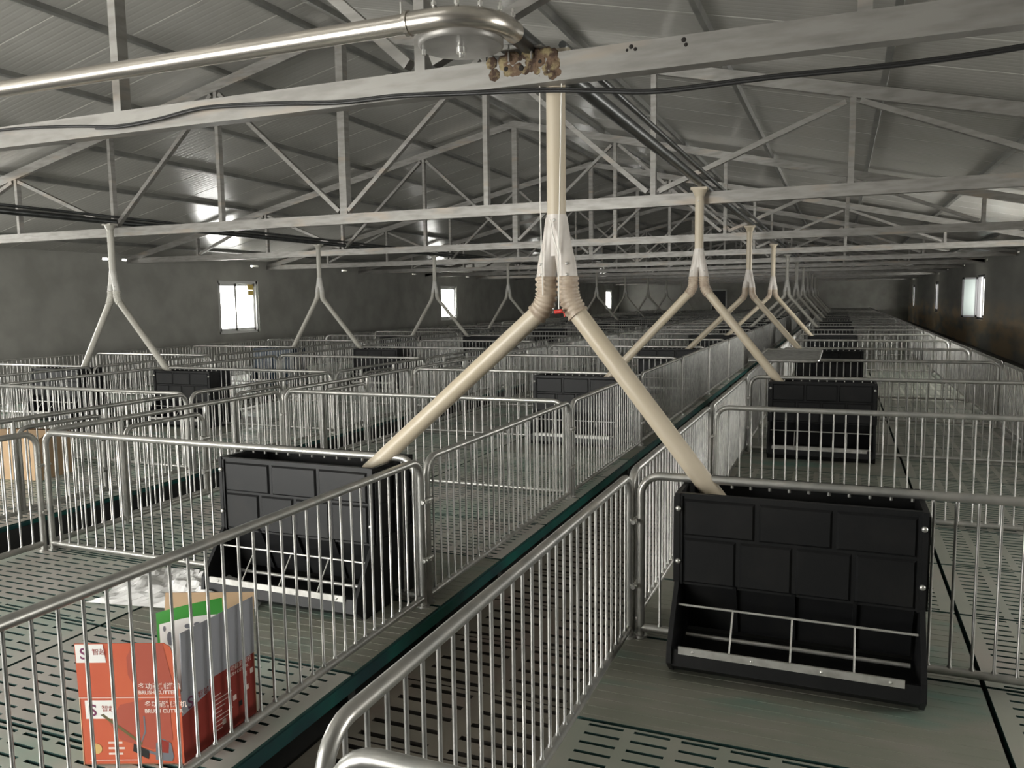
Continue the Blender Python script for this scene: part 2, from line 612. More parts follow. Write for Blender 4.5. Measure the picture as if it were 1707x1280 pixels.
for side in (-1, 1):
    me = sheet_mesh(side)
    y = YF - 0.4
    while y < YB + 0.4:
        link('roof_sheet', me, ceil, (XRIDGE, y, Z_RAFT + 0.14 + 0.07 + ZO))
        y += SHEET
b = MB()
b.box(-0.25, 0.25, YF - 0.4, YB + 0.4, 0.03, 0.09)
obj('ridge_cap', b, 'roof', ceil, (XRIDGE, 0, Z_RAFT + 0.21 + ZO))
for side in (-1, 1):
    for d in (0.30, 1.90, 3.48, 5.08, 6.68, 8.3, 9.9):
        b = MB()
        x = side * d
        z = -SLOPE * d + 0.14
        b.beam((x, YF, z + 0.035), (x, YB, z + 0.035), 0.06, 0.07, (1, 0, -SLOPE * side))
        obj('purlin', b, 'purlin', ceil, (XRIDGE, 0, Z_RAFT + ZO))

# ------------------------------------------------------------------ roof trusses
TRUSS_Y = [3.84, 9.47, 15.75, 21.25, 26.6, 32.0, 37.4, 42.8, 48.2, 53.6, 59.0, 64.0]
ZC0, ZC1 = 1.06, 1.195
POSTS = [XRIDGE + 2.13 * k for k in range(-4, 5)]
TOPN = (-3, -1, 1, 3)           # posts whose head takes the diagonals


def truss(i, y):
    far = 'nearest' if i == 0 else ORD[i]
    lab = ('zinc coated steel roof truss overhead, first from the camera end, rust blotch on its chord' if i == 0 else
           'zinc coated steel roof truss overhead, %s from the camera end' % ORD[i])
    t = thing('roof_truss', lab, 'roof truss', (XRIDGE, y, ZC0 + ZO), group='roof trusses over the pens')
    xe = 10.87
    if i == 0:
        me = {}
        b = MB()
        b.box(-xe, xe, 0, 0.09, 0, ZC1 - ZC0)
        me['bottom_chord'] = fix(b.mesh('bottom_chord', 'steel'))
        for s in (-1, 1):
            b = MB()
            z0 = Z_RAFT - ZC0
            x1 = s * xe
            b.hexa([(0, 0, z0), (0, 0.06, z0), (x1, 0.06, z0 - SLOPE * xe), (x1, 0, z0 - SLOPE * xe)],
                   [(0, 0, z0 + .14), (0, 0.06, z0 + .14), (x1, 0.06, z0 - SLOPE * xe + .14), (x1, 0, z0 - SLOPE * xe + .14)])
            me['rafter', s] = fix(b.mesh('rafter', 'steel'))
        for k in range(-4, 5):
            x = 2.13 * k
            b = MB()
            w = 0.055 if k == 0 else 0.03
            b.box(x - w, x + w, 0.004, 0.085 if k else 0.12, ZC1 - ZC0, Z_RAFT - ZC0 - SLOPE * abs(x))
            me['post', k] = fix(b.mesh('post', 'steel'))
        for k in TOPN:
            for s in (-1, 1):
                xa, xb = 2.13 * k + s * 0.07, 2.13 * (k + s) - s * 0.07
                b = MB()
                b.beam((xa, 0.03, Z_RAFT - ZC0 - SLOPE * abs(2.13 * k) - 0.04), (xb, 0.03, ZC1 - ZC0 + 0.04), 0.07, 0.055, (0, 1, 0))
                me['diagonal', k, s] = fix(b.mesh('diagonal', 'steel'))
        truss.me = me
    for k, m in truss.me.items():
        link(k if isinstance(k, str) else k[0], m, t)
    return t


T1 = None
for i, y in enumerate(TRUSS_Y):
    t = truss(i, y)
    if i == 0:
        T1 = t
# rust blotch, weld pits and bracket on the nearest chord
b = MB()
rnd = random.Random(3)
for q in range(64):
    x = XRIDGE and rnd.uniform(-1.66, -1.30) - XRIDGE
    z = rnd.uniform(0.03, 0.135) if rnd.random() > .2 else rnd.uniform(0.12, 0.15)
    r = rnd.uniform(0.012, 0.034)
    b.dome((x, 0.002, z), (0, -1, 0), r, r * 0.16, 7)
obj('rust_patch', b, 'rust', T1)['label'] = 'brown rusty foam blotch'
b = MB()
for (x, z, r) in ((-1.58, 0.085, 0.014), (-1.50, 0.08, 0.016), (-1.40, 0.10, 0.012), (-0.945, 0.113, 0.011), (-0.925, 0.10, 0.009), (-0.70, 0.113, 0.012),
                  (-0.69, 0.09, 0.009), (-0.965, 0.10, 0.007)):
    b.dome((x - XRIDGE, 0.001, z), (0, -1, 0), r, 0.006, 8)
obj('weld_pit', b, 'hole', T1)
b = MB()
b.box(-1.60 - XRIDGE, -1.38 - XRIDGE, -0.03, 0.10, ZC1 - ZC0 + 0.03, ZC1 - ZC0 + 0.036)
for x in (-1.56, -1.44):
    b.tube([(x - XRIDGE, -0.015, ZC1 - ZC0 - 0.02), (x - XRIDGE, -0.015, ZC1 - ZC0 + 0.06)], 0.005, 6)
obj('bracket_plate', b, 'steel', T1)

# black cable along the nearest chord
pts = [(-6.6, 1.12), (-5.8, 1.16), (-5.149, 1.166), (-4.6, 1.135), (-4.19, 1.10), (-3.85, 1.112), (-3.48, 1.144), (-2.97, 1.116), (-2.54, 1.081), (-2.2, 1.077), (-1.82, 1.052),
       (-1.37, 1.02), (-1.07, 0.985), (-0.79, 0.955), (-0.32, 0.962), (0.2, 0.956), (0.63, 0.971), (1.3, 1.02)]
sm = []
for i in range(len(pts) - 1):
    p0, p1, p2, p3 = (Vector(pts[max(0, min(len(pts) - 1, j))]) for j in (i - 1, i, i + 1, i + 2))
    for k in range(5):
        t = k / 5
        sm.append(0.5 * ((2 * p1) + (p2 - p0) * t + (2 * p0 - 5 * p1 + 4 * p2 - p3) * t * t + (3 * p1 - p0 - 3 * p2 + p3) * t ** 3))
b = MB()
b.tube([(p.x, 3.815, p.y + ZO) for p in sm], 0.0085, 6)
b.tube([(p.x, 3.80, p.y + ZO - 0.012) for p in sm[18:]], 0.0085, 6)
tag(obj('power_cable', b, 'cable'), 'black cable looped along the nearest truss chord', 'cable')

# ------------------------------------------------------------------ feed conveyors
ZA = 1.25                       # axis of the conveyor tube
con = thing('feed_conveyor', 'bright steel feed conveyor tube bending round a disc above the nearest truss', 'conveyor', (-1.51, 3.3, ZA + ZO))
R = 0.045
XB_, YB_ = -1.46, 3.34
RB = 0.25
ox, oy, oz = -1.51, 3.3, 0


def loc3(p):
    return (p[0] - ox, p[1] - oy, p[2])


b = MB()
b.tube([loc3((x, YB_, 0.0)) for x in (-10.2, -7, -4, XB_ - RB - 0.13)], R, 20)
obj('straight_pipe', b, 'auger', con)
b = MB()
pth = [loc3((XB_ - RB - 0.13, YB_, 0))]
for k in range(13):
    a = math.radians(90 * k / 12)
    pth.append(loc3((XB_ - RB + RB * math.sin(a), YB_ + RB - RB * math.cos(a), 0)))
pth.append(loc3((XB_, YB_ + RB + 0.06, 0)))
b.tube(pth, R * 1.12, 20)
eb = obj('elbow', b, 'auger', con)
b = MB()
for k in (0, 3, 6, 9, 12):
    a = math.radians(90 * k / 12)
    ro = RB + 0.02
    cx, cy = XB_ - RB + ro * math.sin(a), YB_ + RB - ro * math.cos(a)
    b.tube([loc3((cx, cy, 0.03)), loc3((cx, cy, 0.085))], 0.007, 6)
    b.tube([loc3((cx, cy, 0.05)), loc3((cx, cy, 0.066))], 0.013, 6)
b.tube([loc3((XB_ - RB - 0.17, YB_ - 0.01, 0.03)), loc3((XB_ - RB - 0.17, YB_ - 0.01, 0.095))], 0.007, 6)
obj('flange_bolts', b, 'bolt', eb, kind='stuff')
b = MB()
b.tube([loc3((XB_ - RB - 0.15, YB_, 0)), loc3((XB_ - RB - 0.13, YB_, 0))], R * 1.25, 20)
obj('clamp_ring', b, 'auger', eb)
b = MB()
n = 40
cx, cy = -1.68, 3.53
b.tube([loc3((cx, cy, -0.075)), loc3((cx, cy, -0.068)), loc3((cx, cy, -0.045))], 0.2, n, radii=[0.19, 0.2, 0.2])
wh = obj('wheel_housing', b, 'steel', con)
b = MB()
b.tube([loc3((cx, cy, -0.12)), loc3((cx, cy, -0.05))], 0.011, 8)
b.tube([loc3((cx, cy, -0.10)), loc3((cx, cy, -0.075))], 0.024, 8)
b.tube([loc3((cx - .17, cy - .05, -0.10)), loc3((cx - .17, cy - .05, -0.05))], 0.010, 6)
obj('hub_bolt', b, 'bolt', wh)
b = MB()
b.tube([loc3((XB_, YB_ + RB + 0.05, 0)), loc3((XB_ - 0.04, 10, 0.03)), loc3((XB_ - 0.05, 64.5, 0.02))], R * 1.05, 14)
b.tube([loc3((XB_ + 0.055, 4.2, 0.09)), loc3((XB_ + 0.05, 64.0, 0.03))], 0.022, 8)
obj('long_pipe', b, 'auger_dark', con)['label'] = 'dull steel tube running the length of the barn'

con2 = thing('feed_conveyor', 'dull steel feed conveyor tube over the aisle beside the plain grey wall', 'conveyor', (-10.52, 6.0, 1.28 + ZO))
b = MB()
b.tube([(0, -6.6, 0), (0, 20, 0), (0, 58.5, 0)], R * 0.98, 12)
b.tube([(0.055, -6.6, 0.075), (0.055, 58, 0.075)], 0.02, 8)
obj('long_pipe', b, 'auger_dark', con2)

# ------------------------------------------------------------------ feed drop tubes


def lerp(a, b, t):
    return Vector(a) + (Vector(b) - Vector(a)) * t


def feed_tube(k, line, x, y, ztop, zj, la, lb, near, lab):
    """drop pipe that forks into two slanting legs; positions relative to its own base point (x, y, zj)"""
    t = thing('feed_tube', lab, 'feed tube', (x, y, zj + ZO), group='forked feed tubes above the feeders')
    r = 0.049
    n = 20 if near else 10
    cream = 'pvc' if line == 1 and k <= 6 else 'pvc_grey'
    b = MB()
    b.tube([(0, 0, 0), (0, 0, ztop - zj)], r, n)
    obj('drop_pipe', b, cream, t)
    b = MB()
    b.box(-0.09, 0.09, -0.07, 0.07, ztop - zj, ztop - zj + 0.03)
    b.tube([(0, 0, ztop - zj - 0.07), (0, 0, ztop - zj)], r * 1.2, n, radii=[r * 1.08, r * 1.7])
    obj('top_saddle', b, cream, t)
    # flattened cone of the fork, two outlets
    zb = -0.26
    b = MB()
    prof = []
    for q in range(8):
        u = q / 7
        hw = r * 1.06 + (0.082 - r * 1.06) * u ** 1.3
        prof.append((0.05 - u * 0.21, hw, r * 1.06 * (1 - 0.12 * u)))
    vs, m = [], 24
    for z, hw, hd in prof:
        for j in range(m):
            a = 2 * math.pi * j / m
            vs.append((hw * math.cos(a), hd * math.sin(a), z))
    fs = [(i * m + j, i * m + (j + 1) % m, (i + 1) * m + (j + 1) % m, (i + 1) * m + j) for i in range(len(prof) - 1) for j in range(m)]
    b.add(vs, fs, True)
    for s, e in ((-1, la), (1, lb)):
        b.tube([(s * 0.008, 0, 0.03), (s * 0.028, 0, -0.10), (s * 0.05, 0, -0.20), (s * 0.060, 0, zb - 0.02)], r * 1.03, n,
               radii=[r, r * 1.0, r * 1.04, r * 1.06])
    obj('fork', b, 'fork' if cream == 'pvc' else 'fork_b', t)
    for s, e in ((-1, la), (1, lb)):
        end = Vector((e[0] - x, e[1] - y, e[2] - zj))
        h0 = Vector((s * 0.058, 0, zb))
        h1 = Vector((s * 0.115, 0, zb - 0.20))
        d = (end - h1).normalized()
        b = MB()
        P, RR = [], []
        N = 27 if near else 9
        for q in range(N):
            u = q / (N - 1)
            c1 = h0 + Vector((0, 0, -0.09))
            c2 = h1 - d * 0.09
            P.append((1 - u) ** 3 * h0 + 3 * (1 - u) ** 2 * u * c1 + 3 * (1 - u) * u * u * c2 + u ** 3 * h1)
            RR.append(r * (1.20 if q % 3 else 1.0) if near else r * 1.12)
        b.tube(P, r, n, radii=RR)
        ho = obj('flex_hose', b, 'hose' if cream == 'pvc' else 'pvc_grey', t)
        b = MB()
        b.tube([h1 - d * 0.03, end], r * 0.98, n)
        obj('leg_pipe', b, cream, t)
    if near:
        for (bx, bz) in ((-0.004, ztop - zj - 0.12), (0.004, 0.02)):
            b = MB()
            b.dome((bx, -r, bz), (0, -1, 0.0), 0.008, 0.008, 8)
            obj('screw', b, 'bolt', t)
        for s in (-1, 1):
            for dz in (-0.20, -0.255):
                b = MB()
                b.dome((s * (0.066 - dz * 0.02), -r * 1.0, dz), (0, -1, 0), 0.008, 0.01, 8)
                obj('screw', b, 'bolt', t)
    return t


TUBE_LAB = {0: 'cream feed tube forking over the walkway, its fork and ribbed elbows closest to the camera'}
for k in range(0, KMAX, 2):
    y = Y0 + PEN * k
    lab = TUBE_LAB.get(k, 'cream forked feed tube over the middle walkway, %s from the camera end' % ORD[k // 2])
    if k == 0:
        feed_tube(k, 1, -1.365, y, 1.20, 0.38, (-2.54, y, -0.99), (-0.50, y, -1.04), True, lab)
    else:
        zj = 0.50 if k == 2 else 0.42
        ft = feed_tube(k, 1, -1.51, y, 1.20, zj, (-2.62, y, -1.0), (-0.57, y, -1.0), k <= 2, lab)
    lab2 = 'grey forked feed tube over the aisle by the plain wall, %s from the camera end' % ORD[k // 2]
    if k >= 2:
        feed_tube(k, 2, -10.52, y, 1.22, 0.48, (-11.32, y, -1.06), (-9.44, y, -1.09), k <= 2, lab2)

# pull cords on the nearest tube
b = MB()
b.tube([(-1.425, 3.90, 1.08 + ZO), (-1.428, 3.90, 0.5 + ZO), (-1.418, 3.90, 0.02 + ZO)], 0.003, 5)
tag(obj('pull_cord', b, 'cord'), 'white cord hanging straight down beside the nearest feed tube', 'cord', 'white cords on the nearest feed tube')
c2 = thing('pull_cord', 'white cord with a red handle hanging in front of the nearest feed tube', 'cord', (-1.32, 3.9, 1.08 + ZO), group='white cords on the nearest feed tube')
b = MB()
b.tube([(0.01, 0, 0), (-0.005, -0.0, -0.6), (-0.012, 0.0, -0.85), (-0.012, 0, -1.13)], 0.0032, 5)
b.tube([(-0.055, -0.0, -0.68), (-0.04, -0.01, -0.75), (-0.012, 0, -0.86)], 0.0032, 5)
obj('string', b, 'cord', c2)
b = MB()
b.tube([(-0.035, 0, -1.145), (0.005, 0, -1.14)], 0.011, 8)
b.tube([(0.0, 0, -1.14), (0.016, 0, -1.15), (0.02, 0, -1.17)], 0.004, 6)
obj('handle', b, 'red', c2)['label'] = 'red handle'

# ------------------------------------------------------------------ slatted pen platforms
SP = PEN / 3                    # panel length along the barn


def slat_mesh(name, w, l, cols, cw, cgap, rows, sw, m, th=0.035):
    """plastic or concrete slat panel with real slots: cols x rows holes, slot length cw, slot width sw; origin at its corner, top at 0"""
    b = MB()
    g = 0.006 if cols == 2 else 0.011
    mx = (w - cols * cw - (cols - 1) * cgap) / 2
    xs = [g]
    for c in range(cols):
        xs += [mx + c * (cw + cgap), mx + c * (cw + cgap) + cw]
    xs.append(w - g)
    pitch = l / rows
    ys = [g]
    for r in range(rows):
        ys += [pitch * (r + 0.5) - sw / 2, pitch * (r + 0.5) + sw / 2]
    ys.append(l - g)
    nx, ny = len(xs), len(ys)
    vs = [(x, y, 0) for y in ys for x in xs]
    fs = []

    def hole(i, j):
        return i % 2 == 1 and j % 2 == 1
    # long strips between slot rows as single quads
    for j in range(ny - 1):
        if j % 2 == 0:
            fs.append((j * nx, j * nx + nx - 1, (j + 1) * nx + nx - 1, (j + 1) * nx))
        else:
            for i in range(0, nx - 1, 2):
                fs.append((j * nx + i, j * nx + i + 1, (j + 1) * nx + i + 1, (j + 1) * nx + i))
    b.add(vs, fs)
    for j in range(1, ny - 1, 2):
        for i in range(1, nx - 1, 2):
            x0, x1, y0, y1 = xs[i], xs[i + 1], ys[j], ys[j + 1]
            b.add([(x0, y0, 0), (x1, y0, 0), (x1, y1, 0), (x0, y1, 0), (x0, y0, -th), (x1, y0, -th), (x1, y1, -th), (x0, y1, -th)],
                  [(0, 4, 5, 1), (1, 5, 6, 2), (2, 6, 7, 3), (3, 7, 4, 0)], False, 1)
    x0, x1, y0, y1 = g, w - g, g, l - g
    b.add([(x0, y0, 0), (x1, y0, 0), (x1, y1, 0), (x0, y1, 0), (x0, y0, -th), (x1, y0, -th), (x1, y1, -th), (x0, y1, -th)],
          [(0, 1, 5, 4), (1, 2, 6, 5), (2, 3, 7, 6), (3, 0, 4, 7)], False, 1)  # outer sides coloured dark so the joints look shaded
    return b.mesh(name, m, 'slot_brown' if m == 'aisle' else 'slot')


def solid_mesh(name, w, l, m, th=0.06):
    b = MB()
    g = 0.012
    x0, x1, y0, y1 = g, w - g, g, l - g
    b.add([(x0, y0, 0), (x1, y0, 0), (x1, y1, 0), (x0, y1, 0)], [(0, 1, 2, 3)])
    b.add([(x0, y0, 0), (x1, y0, 0), (x1, y1, 0), (x0, y1, 0), (x0, y0, -th), (x1, y0, -th), (x1, y1, -th), (x0, y1, -th)],
          [(0, 4, 5, 1), (1, 5, 6, 2), (2, 6, 7, 3), (3, 7, 4, 0)], False, 1)  # board sides painted dark to put shade into the joint
    for i in range(12):
        b.box(g + 0.02, w - g - 0.02, g + (l - 2 * g) * (i + .4) / 12, g + (l - 2 * g) * (i + .6) / 12, 0, 0.0012)
    return b.mesh(name, m, 'slot')


for rk, R_ in ROWS.items():
    w4 = (R_['e1'] - R_['e0']) / 2
    lim = {'wall': 20, 'box': 20, 'gutter': 13, 'plain': 15}[rk]
    t = thing('pen_platform', 'raised slatted plastic pen floor of the ' + R_['text'], 'slatted floor', (R_['e0'], Y0, R_['z'] + ZO))
    me_s = slat_mesh('slat_panel', w4, SP, 8, 0.146, 0.044, 13, 0.0175, R_['slat'], 0.05)
    me_b = solid_mesh('solid_board', w4, SP, 'solid')
    solid_hi = rk in ('box', 'plain')       # feeders stand on the half nearer the walkway
    far = MB()
    ka = KMIN
    for k in range(ka, KMAX + 1):
        for j in range(3):
            y = PEN * k + SP * j
            solid = (k % 2 == 1 and j == 2) or (k % 2 == 0 and j == 0)
            isnear = Y0 + y < lim
            xs = [0, 1]
            if solid:
                s0 = 1 if solid_hi else 0
                xs = [q for q in xs if q != s0]
                if isnear:
                    if in_view(R_['e0'] + s0 * w4, R_['e0'] + (s0 + 1) * w4, Y0 + y, Y0 + y + SP, R_['z'], R_['z']):
                        link('solid_board', me_b, t, (s0 * w4, y, 0.0))
                else:
                    far.box(s0 * w4 + .006, (s0 + 1) * w4 - .006, y + .006, y + SP - .006, -0.035, 0.001)
            for q in xs:
                if isnear:
                    if in_view(R_['e0'] + q * w4, R_['e0'] + (q + 1) * w4, Y0 + y, Y0 + y + SP, R_['z'], R_['z']):
                        link('slat_panel', me_s, t, (q * w4, y, 0.0))
                else:
                    # the far panels keep their slot rows as cross strips
                    for sidx in range(6):
                        a = y + SP * sidx / 6
                        far.box(q * w4 + .008, (q + 1) * w4 - .008, a, a + SP / 6 - 0.03, -0.03, 0)
    obj('slat_panel', far, R_['slat'], t, kind='stuff')
    wt = R_['e1'] - R_['e0']
    b = MB()
    y0, y1 = PEN * ka, YB - Y0 - 0.1
    dz = -(R_['z'] + ZO) - 0.5
    for x in (0.0, wt - 0.02):
        low = -0.04 if (rk, x > 0) in (('gutter', True), ('box', False)) else -0.075
        b.box(x, x + 0.02, y0, y1, low, -0.012)
    obj('edge_beam', b, 'teal', t)['label'] = 'teal plastic edge beam'
    b = MB()
    for x in (0.06, wt / 2, wt - 0.06):
        b.box(x - 0.06, x + 0.06, y0, y1, dz, -0.16)
    if rk == 'gutter':
        b.box(wt - 0.018, wt - 0.002, y0, y1, dz, -0.045)
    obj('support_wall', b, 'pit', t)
    # bottom of the pit is the dark floor; joists under the panels
    b = MB()
    for q in range(-1, 9):
        for j in range(3):
            yy = PEN * q + SP * j
            b.box(0.02, wt - 0.02, yy - 0.03, yy + 0.03, -0.15, -0.05)
    obj('joist', b, 'pit', t, kind='stuff')

# walkway of slotted concrete
t = thing('walkway', 'brown stained slotted concrete walkway running between the pen rows', 'walkway', (-2.06, Y0, 0.0))
wl = 1.04
me_c = slat_mesh('concrete_slat', wl, 0.5763, 2, 0.34, 0.10, 5, 0.032, 'aisle', 0.08)
far = MB()
y = -0.5763 * 5
while Y0 + y < YB - 0.7:
    if Y0 + y < 22:
        if in_view(-2.06, -1.02, Y0 + y, Y0 + y + 0.58, -1.9, -1.9):
            link('concrete_slat', me_c, t, (0, y, 0))
    else:
        far.box(0.004, wl - 0.004, y + 0.004, y + 0.572, -0.08, 0)
    y += 0.5763
obj('concrete_slat', far, 'aisle', t, kind='stuff')

# ------------------------------------------------------------------ fence panels
FH = 0.875                      # height of the top rail's upper edge
RR_ = 0.021


def arch_path(x0, x1, z0, z1, r, m=6):
    p = [(x0, 0, z0)]
    for k in range(m + 1):
        a = math.radians(180 - 90 * k / m)
        p.append((x0 + r + r * math.cos(a), 0, z1 - r + r * math.sin(a)))
    for k in range(m + 1):
        a = math.radians(90 - 90 * k / m)
        p.append((x1 - r + r * math.cos(a), 0, z1 - r + r * math.sin(a)))
    p.append((x1, 0, z0))
    return p


CACHE = {}


def panel_meshes(L, near, cut=None, gate=None):
    """frame, list of (bar mesh, position) or one joined bar mesh; cached by its parameters"""
    key = (round(L, 3), near, cut and (round(cut[0], 3), round(cut[1], 3)), gate)
    if key in CACHE:
        return CACHE[key]
    n = 12 if near == 2 else (8 if near == 1 else 5)
    zt = FH - RR_
    b = MB()
    b.tube(arch_path(RR_, L - RR_, 0.0, zt, 0.10, 6 if near else 3), RR_, n)
    zb = 0.05
    spans = [(RR_, L - RR_)]
    if cut:
        spans = [(RR_, max(RR_ + 0.01, cut[0])), (min(L - RR_ - 0.01, cut[1]), L - RR_)]
    for a, c in spans:
        if c - a > 0.03:
            b.tube([(a, 0, zb), (c, 0, zb)], 0.0195, n)
    if near:
        for x in (RR_, L - RR_):
            b.tube([(x, 0, 0.0), (x, 0, 0.012)], 0.036, 10)
    frame = fix(b.mesh('frame', 'rail'))
    parts = []
    sp = 0.088
    m = max(2, int((L - 0.10) / sp))
    off = (L - (m - 1) * sp) / 2
    bars = [off + i * sp for i in range(m)]
    if gate:
        g0, g1, gz = gate
        b = MB()
        b.tube(arch_path(g0, g1, 0.03, gz, 0.085, 6 if near else 3), 0.019, n)
        b.tube([(g0, 0, 0.075), (g1, 0, 0.075)], 0.0165, n)
        for x in (g0 - 0.045, g1 + 0.045):
            b.tube([(x, 0, 0), (x, 0, zt)], RR_, n)
        for z in (0.25, 0.55):
            b.tube([(g1 - 0.03, 0.0, z), (g1 + 0.06, 0, z)], 0.026, 8)
        parts.append(('gate', fix(b.mesh('gate', 'rail'))))
        bars = [x for x in bars if not (abs(x - g0 + .02) < 0.05 or abs(x - g1 - .02) < 0.05)]
    def top_of(x):
        if x < 0.11 or x > L - 0.11:
            d = min(x, L - x)
            return zt - max(0, 0.11 - d) * 0.55
        if gate and gate[0] < x < gate[1]:
            return gate[2] - 0.01
        return zt - 0.012
    full = [x for x in bars if not (cut and cut[0] < x < cut[1])]
    stubs = [x for x in bars if cut and cut[0] < x < cut[1]]
    if near == 2:
        bb = MB()
        rb = 0.0068
        bb.tube([(0, 0, zb), (0, 0, zb + 0.022), (0, 0, zb + 0.030), (0, 0, zt - 0.012)], rb, 6, radii=[0.011, 0.0115, rb, rb], caps=False)
        bm_ = fix(bb.mesh('bar', 'bar'))
        low = None
        for x in full:
            if abs(top_of(x) - (zt - 0.012)) > 1e-4:
                q = MB()
                q.tube([(0, 0, zb), (0, 0, zb + 0.022), (0, 0, zb + 0.030), (0, 0, top_of(x))], rb, 6, radii=[0.011, 0.0115, rb, rb], caps=False)
                parts.append(('bar', fix(q.mesh('bar', 'bar')), x))
            else:
                parts.append(('bar', bm_, x))
    else:
        bb = MB()
        for x in full:
            bb.tube([(x, 0, zb), (x, 0, top_of(x))], 0.0068, 5 if near else 3, caps=False)
        parts.append(('bars_', fix(bb.mesh('bar', 'bar'))))
    if stubs and near:
        bb = MB()
        for x in stubs:
            bb.tube([(x, 0, zt - 0.035), (x, 0, zt - 0.012)], 0.0075, 6)
        parts.append(('stub_', fix(bb.mesh('bar_stub', 'rail'))))
    CACHE[key] = (frame, parts)
    return CACHE[key]


CLAMP = None


def clamp_mesh():
    b = MB()
    for z in (0.0,):
        b.tube([(-0.055, -0.028, z), (0.055, -0.028, z)], 0.011, 8)
        b.tube([(-0.03, -0.045, z), (-0.03, -0.02, z)], 0.012, 8)
        b.tube([(0.02, -0.045, z - 0.01), (0.02, -0.02, z - 0.01)], 0.012, 8)
    return fix(b.mesh('clamp', 'bolt'))


def fence_panel(lab, x, y, z, L, rz, near, grp, cut=None, gate=None, clamp=False):
    global CLAMP
    t = thing('fence_panel', lab, 'fence panel', (x, y, z + ZO), rz, grp)
    fr, parts = panel_meshes(L, near, cut, gate)
    link('frame', fr, t)
    for p in parts:
        if p[0] == 'bar':
            link('bar', p[1], t, (p[2], 0, 0))
        elif p[0] == 'bars_':
            link('bar', p[1], t, kind='stuff')
        elif p[0] == 'stub_':
            link('bar_stub', p[1], t, kind='stuff')
        else:
            link(p[0], p[1], t)
    if clamp:
        CLAMP = CLAMP or clamp_mesh()
        for z in (0.28, 0.62):
            link('clamp', CLAMP, t, (L, 0, z))
    return t


NF = 0
for rk, R_ in ROWS.items():
    for k in range(KMIN - (1 if rk == 'wall' else 0), KMAX + 1):
        y = Y0 + PEN * k
        o_ = ORD[k + 2]
        near = 2 if (k <= 1 and rk in ('wall', 'box')) or (rk == 'gutter' and 0 <= k <= 1) else (1 if k <= 5 else 0)
        # side fences of pen k (from cross fence k to k + 1)
        for side, x in (('xl', R_['xl']), ('xr', R_['xr'])):
            if rk == 'wall' and k < KMIN:
                continue
            if y + PEN > YB:
                continue
            if not in_view(x, x, y, y + PEN, R_['z'], R_['z'] + FH):
                continue
            gate = None
            if (rk == 'box' and side == 'xl') or (rk == 'gutter' and side == 'xr'):
                gate = (0.72, 1.56, FH - 0.10)
            where = {('wall', 'xl'): 'walkway side of the stained wall row', ('wall', 'xr'): 'wall side of the stained wall row',
                     ('box', 'xl'): 'gated gutter side of the orange carton row', ('box', 'xr'): 'walkway side of the orange carton row',
                     ('gutter', 'xl'): 'aisle side of the row past the gutter', ('gutter', 'xr'): 'gated side of the row past the gutter',
                     ('plain', 'xl'): 'wall side of the plain wall row', ('plain', 'xr'): 'aisle side of the plain wall row'}[rk, side]
            jit = random.uniform(-0.008, 0.008)
            fence_panel('fence panel on the %s, %s pen from front' % (where, o_), x + jit, y + 0.012, R_['z'], PEN - 0.024,
                        math.radians(90), near, 'side fence panels of the pens', gate=gate, clamp=near == 2)
            NF += 1
        if not in_view(R_['xl'], R_['xr'], y, y, R_['z'], R_['z'] + FH) or y > YB - 0.3:
            continue
        x0 = R_['xl'] + 0.03
        L = R_['xr'] - R_['xl'] - 0.06
        cut = None
        if k % 2 == 0:
            cut = (R_['fc'] - 0.53 - x0, R_['fc'] + 0.53 - x0)
        fence_panel('cross fence panel %s, %s from front, %s' % ('over feeder' if cut else 'between pens', ORD[k + 2], R_['text']), x0, y, R_['z'], L, 0.0,
                    near, 'cross fence panels between the pens', cut=cut)
        NF += 1

# a loose panel lying flat across the rails
t = fence_panel('loose fence panel lying flat on top of the rails near a feeder', 0, 0, 0, 2.35, 0, 1, None)
t.matrix_world = Matrix(((0, 0, 1, -1.11), (1, 0, 0, 10.95), (0, 1, 0, -0.835 + ZO), (0, 0, 0, 1)))

# ------------------------------------------------------------------ feeders
FW, FT = 0.515, 0.815           # half width, hopper top


